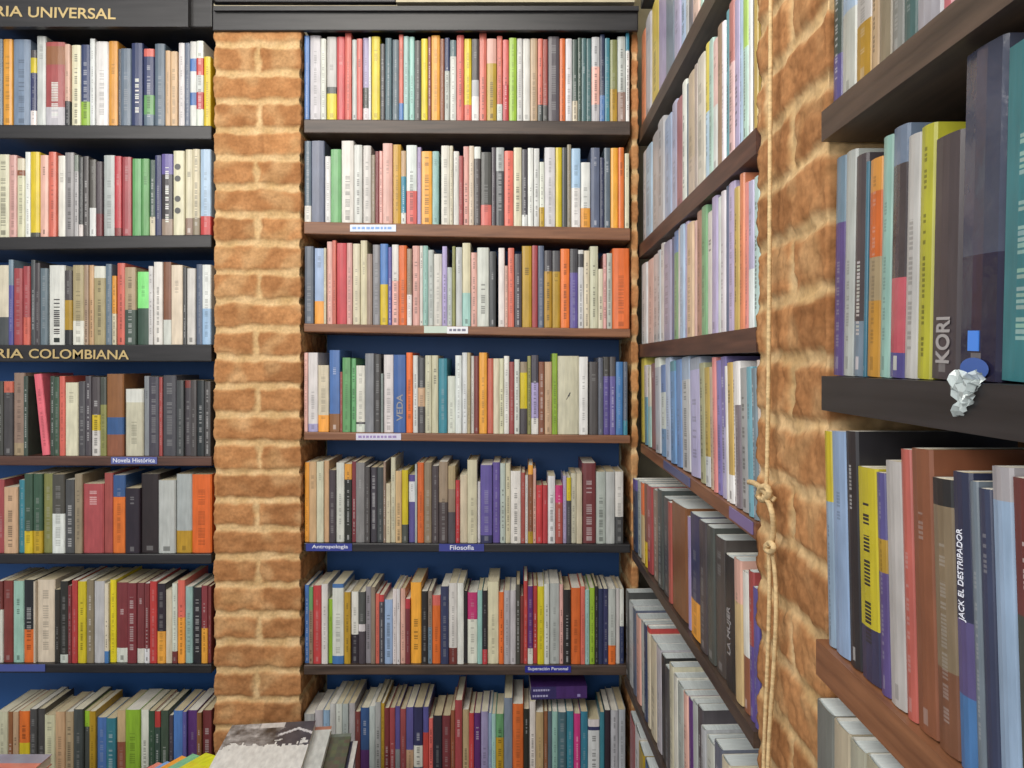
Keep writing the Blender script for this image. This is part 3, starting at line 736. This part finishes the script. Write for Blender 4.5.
def struct(name, mat, *b):
    mb = MB(); mb.box(*b, (0.5, 0.5, 0.5, 1)); o = link(name, mb.mesh(name), mat); o['kind'] = 'structure'; return o
struct('wall_back', M_PLASTER, -1.8, 0.8, 2.262, 2.36, 0, 3.0)
struct('wall_right', M_PLASTER, 0.566, 0.66, -0.6, 2.262, 0, 3.0)
struct('floor', M_FLOOR, -2.6, 0.56, -1.2, 2.26, -0.06, 0)
struct('wall_upper', M_PLASTER, xpix(396, 2.0), 0.29, 2.0, 2.24, EYE + 0.935, EYE + 1.3)

# ------------------------------------------------------------------ rope
def tube_mb(mb, pts, rad, col, sides=8, sub=5):
    P = [Vector(p) for p in pts]; sm = []
    for i in range(len(P) - 1):
        p0, p1, p2, p3 = P[max(0, i - 1)], P[i], P[i + 1], P[min(len(P) - 1, i + 2)]
        for k in range(sub):
            t = k / sub
            sm.append(0.5 * ((2 * p1) + (p2 - p0) * t + (2 * p0 - 5 * p1 + 4 * p2 - p3) * t * t + (3 * p1 - p0 - 3 * p2 + p3) * t ** 3))
    sm.append(P[-1])
    base = len(mb.v); ref = Vector((1, 0.2, 0))
    for i, p in enumerate(sm):
        d = (sm[min(i + 1, len(sm) - 1)] - sm[max(i - 1, 0)]).normalized()
        a = d.cross(ref)
        if a.length < 1e-4: a = d.cross(Vector((0, 0, 1)))
        a.normalize(); b = d.cross(a)
        for s in range(sides):
            th = 2 * math.pi * s / sides
            rr = rad * (1 + 0.12 * math.sin(3 * (th + i * 0.9)))
            q = p + (a * math.cos(th) + b * math.sin(th)) * rr; mb.v.append((q.x, q.y, q.z))
    for i in range(len(sm) - 1):
        for s in range(sides):
            mb.f.append((base + i * sides + s, base + i * sides + (s + 1) % sides, base + (i + 1) * sides + (s + 1) % sides, base + (i + 1) * sides + s)); mb.c.append(col)
    for e, rev in ((0, True), (len(sm) - 1, False)):
        f = [base + e * sides + s for s in range(sides)]; mb.f.append(tuple(reversed(f) if rev else f)); mb.c.append(col)
def rp_(px, py, x=0.293):
    Y = F * x / (px - PX); return (x, Y, EYE - (py - PY) / F * Y)
rc = L3((214, 186, 140))
mb = MB()
tube_mb(mb, [rp_(771, -40), rp_(770.5, 60), rp_(770, 160), rp_(769.5, 260), rp_(768.5, 380), rp_(767, 470), rp_(766, 490)], 0.0026, rc, sub=8)
tube_mb(mb, [rp_(749, 482, .298), rp_(754, 483), rp_(760, 487, .288), rp_(766, 493, .286), rp_(771, 497, .29), rp_(775, 500)], 0.0034, rc)
tube_mb(mb, [rp_(758, 497), rp_(761, 488, .286), rp_(767, 487, .285), rp_(769, 495, .286), rp_(763, 500, .288), rp_(759, 495, .289), rp_(763, 489, .287)], 0.0038, rc)
tube_mb(mb, [rp_(764, 496, .288), rp_(769, 503, .287), rp_(772.5, 515, .289), rp_(773.5, 530), rp_(772, 541), rp_(770, 549)], 0.0034, rc)
tube_mb(mb, [rp_(766, 546, .288), rp_(770, 543, .285), rp_(774, 547, .286), rp_(771, 552, .286), rp_(766, 549, .287), rp_(769, 544, .286)], 0.0034, rc)
tube_mb(mb, [rp_(772, 549), rp_(775.5, 580), rp_(776, 620), rp_(773, 680), rp_(769, 740), rp_(767, 800)], 0.0026, rc, sub=8)
tube_mb(mb, [rp_(769, 549), rp_(769.5, 580), rp_(769, 620), rp_(767, 680), rp_(764.5, 740), rp_(763, 800)], 0.0026, rc, sub=8)
o = link('rope', mb.mesh('rope', True), M_ROPE)
tag(o, 'thin beige rope with two knots hanging down the brick pillar', 'rope')

# ------------------------------------------------------------------ table and lying books
TZ = EYE - 0.872
tb = empty('display_table', (-0.8, 1.3, 0), 'low wooden display table carrying flat books before the shelves', 'table')
tinv = Matrix.Translation((0.8, -1.3, 0))
child(plate('table_top', tb, -1.32, -0.3, 0.95, 1.64, TZ - 0.03, TZ, M_TABLE), tinv)
for sx in (-1.28, -0.38):
    for sy in (0.98, 1.57): child(plate('leg', tb, sx, sx + 0.04, sy, sy + 0.04, 0, TZ - 0.03, M_TABLE), tinv)

def flat_book(label, rear_left, w, l, z, t, rot, paint, nx=14, ny=14, group='books lying on the display table', gloss=False, tiltx=0.0):
    """lies cover up; origin at its rear left corner, x to the side, -y towards the viewer"""
    rd = random.Random(int(w * 9999) + int(z * 999))
    mb = MB(); e = 0.0011
    for j in range(ny):
        for i in range(nx):
            x0, x1 = w * i / nx, w * (i + 1) / nx; y0, y1 = -l * j / ny, -l * (j + 1) / ny
            mb.quad([(x0, y1, t), (x1, y1, t), (x1, y0, t), (x0, y0, t)], L3(paint((i + .5) / nx, (j + .5) / ny, rd)))
    edge = L3(paint(0.02, 0.9, rd)); 
    mb.quad([(0, 0, 0), (0, -l, 0), (0, -l, t), (0, 0, t)], edge)                      # spine side
    mb.quad([(e, -l, 0), (e, 0, 0), (e, 0, t), (e, -l, t)], edge)
    mb.box(0, w, -l, 0, 0, e, edge)
    mb.box(0, w, -l, 0, t - e, t - 0.0001, edge)
    o = link('book', mb.mesh('book'), M_GLOSS if gloss else M_COVER)
    o.location = (rear_left[0], rear_left[1], z); o.rotation_euler = (tiltx, 0, rot)
    tag(o, label, 'book', group)
    mp_ = MB(); mp_.box(e + 0.0003, w - 0.002, -l + 0.002, -0.002, e + 0.0002, t - e - 0.0002, L3((232, 226, 206)))
    link('page_block', mp_.mesh('page_block'), M_PAGE, o)
    return o
def solid(rgb, j=6): return lambda u, v, rd: tuple(max(5, min(245, c + rd.uniform(-j, j))) for c in rgb)
def cover_photo(u, v, rd):
    # grey photograph across the rear part of the cover, white below
    n = noise.fractal(Vector((u * 7, v * 9, 2.2)), 0.8, 2.0, 4); n2 = noise.noise(Vector((u * 22, v * 22, 8)))
    edge_ = 0.40 + 0.10 * n + 0.05 * n2
    if v > edge_: return (228, 228, 224)
    if v < 0.1 and 0.36 < u < 0.64: return (214, 210, 206)
    if u > 0.6 + 0.06 * n:
        if abs(v - 0.13 - abs(u - 0.82) * 0.55) < 0.022: return (216, 216, 218)
        return (72 + 14 * n, 72 + 14 * n, 80 + 14 * n)
    g = 140 + 70 * n + 30 * n2 - 40 * smooth(0.25, 0.55, u)
    g = max(60, min(205, g))
    return (g, g - 3, g - 4)
def with_head(a, b, k): return lambda u, v, rd: a if v < k else b
R7 = math.radians(7)
z = TZ + 0.0005
flat_book('navy flat book with a white edge, lowest of the stack on the table', (-0.520, 1.735), 0.145, 0.2, z, 0.009, R7, lambda u, v, rd: (212, 210, 206) if u > 0.93 else (52, 52, 84)); z += 0.0095
flat_book('grey green flat book lying on the navy one in the table stack', (-0.565, 1.748), 0.172, 0.21, z, 0.0095, R7, lambda u, v, rd: (112, 122, 112) if v < 0.08 else (86 + rd.uniform(-10, 10), 88 + rd.uniform(-10, 10), 70)); z += 0.010
flat_book('plain white flat book just below the photo cover in the table stack', (-0.625, 1.752), 0.186, 0.22, z, 0.013, R7, lambda u, v, rd: (176, 118, 96) if v < 0.04 else (206, 210, 206)); z += 0.0135
flat_book('white book with a grey photograph on its cover, topmost of the table stack', (-0.662, 1.752), 0.186, 0.25, z, 0.012, R7, cover_photo, 56, 64)
fan = [('maroon', (120, 44, 52), 151, 765), ('salmon', (220, 130, 112), 158, 762), ('light blue', (120, 170, 216), 167, 761), ('orange', (236, 160, 52), 182, 755.5), ('mint', (122, 190, 150), 193, 753.5), ('lime yellow', (216, 214, 44), 206, 752.5)]
for k, (nm, rgb, px, py) in enumerate(fan):
    zt = 0.009 * 1 + k * 0.0062
    h_ = EYE - (TZ + 0.0005 + k * 0.0062 + 0.006)
    Y = F * h_ / (py - PY)
    flat_book('%s flat book in the fan of thin books left on the table' % nm if False else '%s thin book in the fanned row beside the photo cover book' % nm, (xpix(px, Y), Y), 0.085, 0.16, TZ + 0.0005 + k * 0.0062, 0.0058, math.radians(-26), solid(rgb), 4, 4)
flat_book('shrink-wrapped salmon book with silvery head at the end of the table', (-1.235, 1.668), 0.215, 0.2, TZ + 0.0005, 0.022, 0.0, lambda u, v, rd: (224, 226, 236) if v < 0.05 and u < .3 else (150, 146, 162) if v < 0.16 else (214, 128, 108), 12, 16, gloss=True)  # whitest patch at the head is a highlight painted on the silvery wrap

# navy book lying across the tops of the bottom row in the middle bay
b0 = find('C', 7, 545)
def lying_paint(u, v, rd): return (58, 44, 92)
mb = MB()
xa, xb = xpix(531, 2.03), xpix(587, 2.03)
hgt_ = 0.034; dp = 0.125; e = 0.0012; w_ = xb - xa
cN = L3((56, 48, 100)); cP = L3((72, 44, 104))
mb.box(0, w_, 0, dp, 0, e, cN); mb.box(0, w_, 0, dp, hgt_ - e, hgt_, cP)
mb.quad([(0, 0, 0), (w_ * .45, 0, 0), (w_ * .45, 0, hgt_), (0, 0, hgt_)], cN); mb.quad([(w_ * .45, 0, 0), (w_, 0, 0), (w_, 0, hgt_), (w_ * .45, 0, hgt_)], cP)
mb.quad([(w_, e, 0), (0, e, 0), (0, e, hgt_), (w_, e, hgt_)], cN)
o = link('book', mb.mesh('book'), M_COVER)
ztop7 = max((x['M'] @ Vector((0, 0, x['h']))).z for x in rows[('C', 7)] if x['pos'][1] > 531 and x['pos'][0] < 587)
o.location = (xa, 2.02, ztop7 + 0.0008); o.rotation_euler = (0, 0, math.radians(3))
tag(o, 'navy book lying flat across the upright books on the bottom shelf, middle bay', 'book', GROUPS['C'])
mp_ = MB(); mp_.box(0.002, w_ - 0.001, 0.003, dp - 0.001, e + .0002, hgt_ - e - .0002, L3((214, 212, 206))); link('page_block', mp_.mesh('page_block'), M_PAGE, o)
rd = random.Random(3)
for zr, xs0, xs1 in ((0.024, 0.006, 0.05), (0.009, 0.004, 0.045)):
    mt = MB(); x = xs0
    while x < xs1:
        l = rd.uniform(0.003, 0.007); mt.box(x, min(xs1, x + l), -0.0006, 0.0004, zr - 0.0025, zr + 0.0025, L3((170, 166, 200))); x += l + 0.0018
    link('lettering', mt.mesh('lettering'), M_CARD, o)
mt = MB(); mt.box(0.122, 0.13, -0.0006, 0.0004, 0.005, 0.012, L3((150, 140, 190))); link('lettering', mt.mesh('lettering'), M_CARD, o)

# ------------------------------------------------------------------ camera and light
cam = bpy.data.cameras.new('camera'); co = bpy.data.objects.new('camera', cam); C.objects.link(co)
co.location = (0, 0, EYE); co.rotation_euler = (math.radians(90), 0, 0)
cam.sensor_fit = 'HORIZONTAL'; cam.sensor_width = 36; cam.lens = F * 36 / 1024
cam.shift_x = (512 - PX) / 1024; cam.shift_y = (PY - 384) / 1024
cam.clip_start = 0.02
bpy.context.scene.camera = co

def area(name, loc, target, size, power, col, sy=None):
    l = bpy.data.lights.new(name, 'AREA'); l.energy = power; l.color = col; l.size = size
    if sy: l.shape = 'RECTANGLE'; l.size_y = sy
    o = bpy.data.objects.new(name, l); C.objects.link(o); o.location = loc
    d = Vector(target) - Vector(loc); o.rotation_euler = d.to_track_quat('-Z', 'Y').to_euler()
    return o
area('ceiling_light', (-0.45, 0.55, 2.95), (-0.35, 1.9, 1.6), 1.0, 19, (1.0, 0.95, 0.86), 0.6)
area('room_light', (-1.5, -0.6, 2.7), (-0.1, 1.6, 1.2), 1.4, 47, (1.0, 0.96, 0.9), 1.0)
area('added_fill_light', (-0.5, -1.3, 1.75), (-0.3, 2.0, 0.85), 1.2, 17, (1.0, 0.97, 0.93), 0.9)  # unseen fill lamp added to brighten the middle and lower rows
w = bpy.data.worlds.new('world'); bpy.context.scene.world = w; w.use_nodes = True
bg = w.node_tree.nodes['Background']; bg.inputs['Color'].default_value = (0.86, 0.93, 1.0, 1); bg.inputs['Strength'].default_value = 0.46
vs = bpy.context.scene.view_settings
vs.view_transform = 'Standard'; vs.look = 'None'; vs.exposure = -0.08; vs.gamma = 1.0
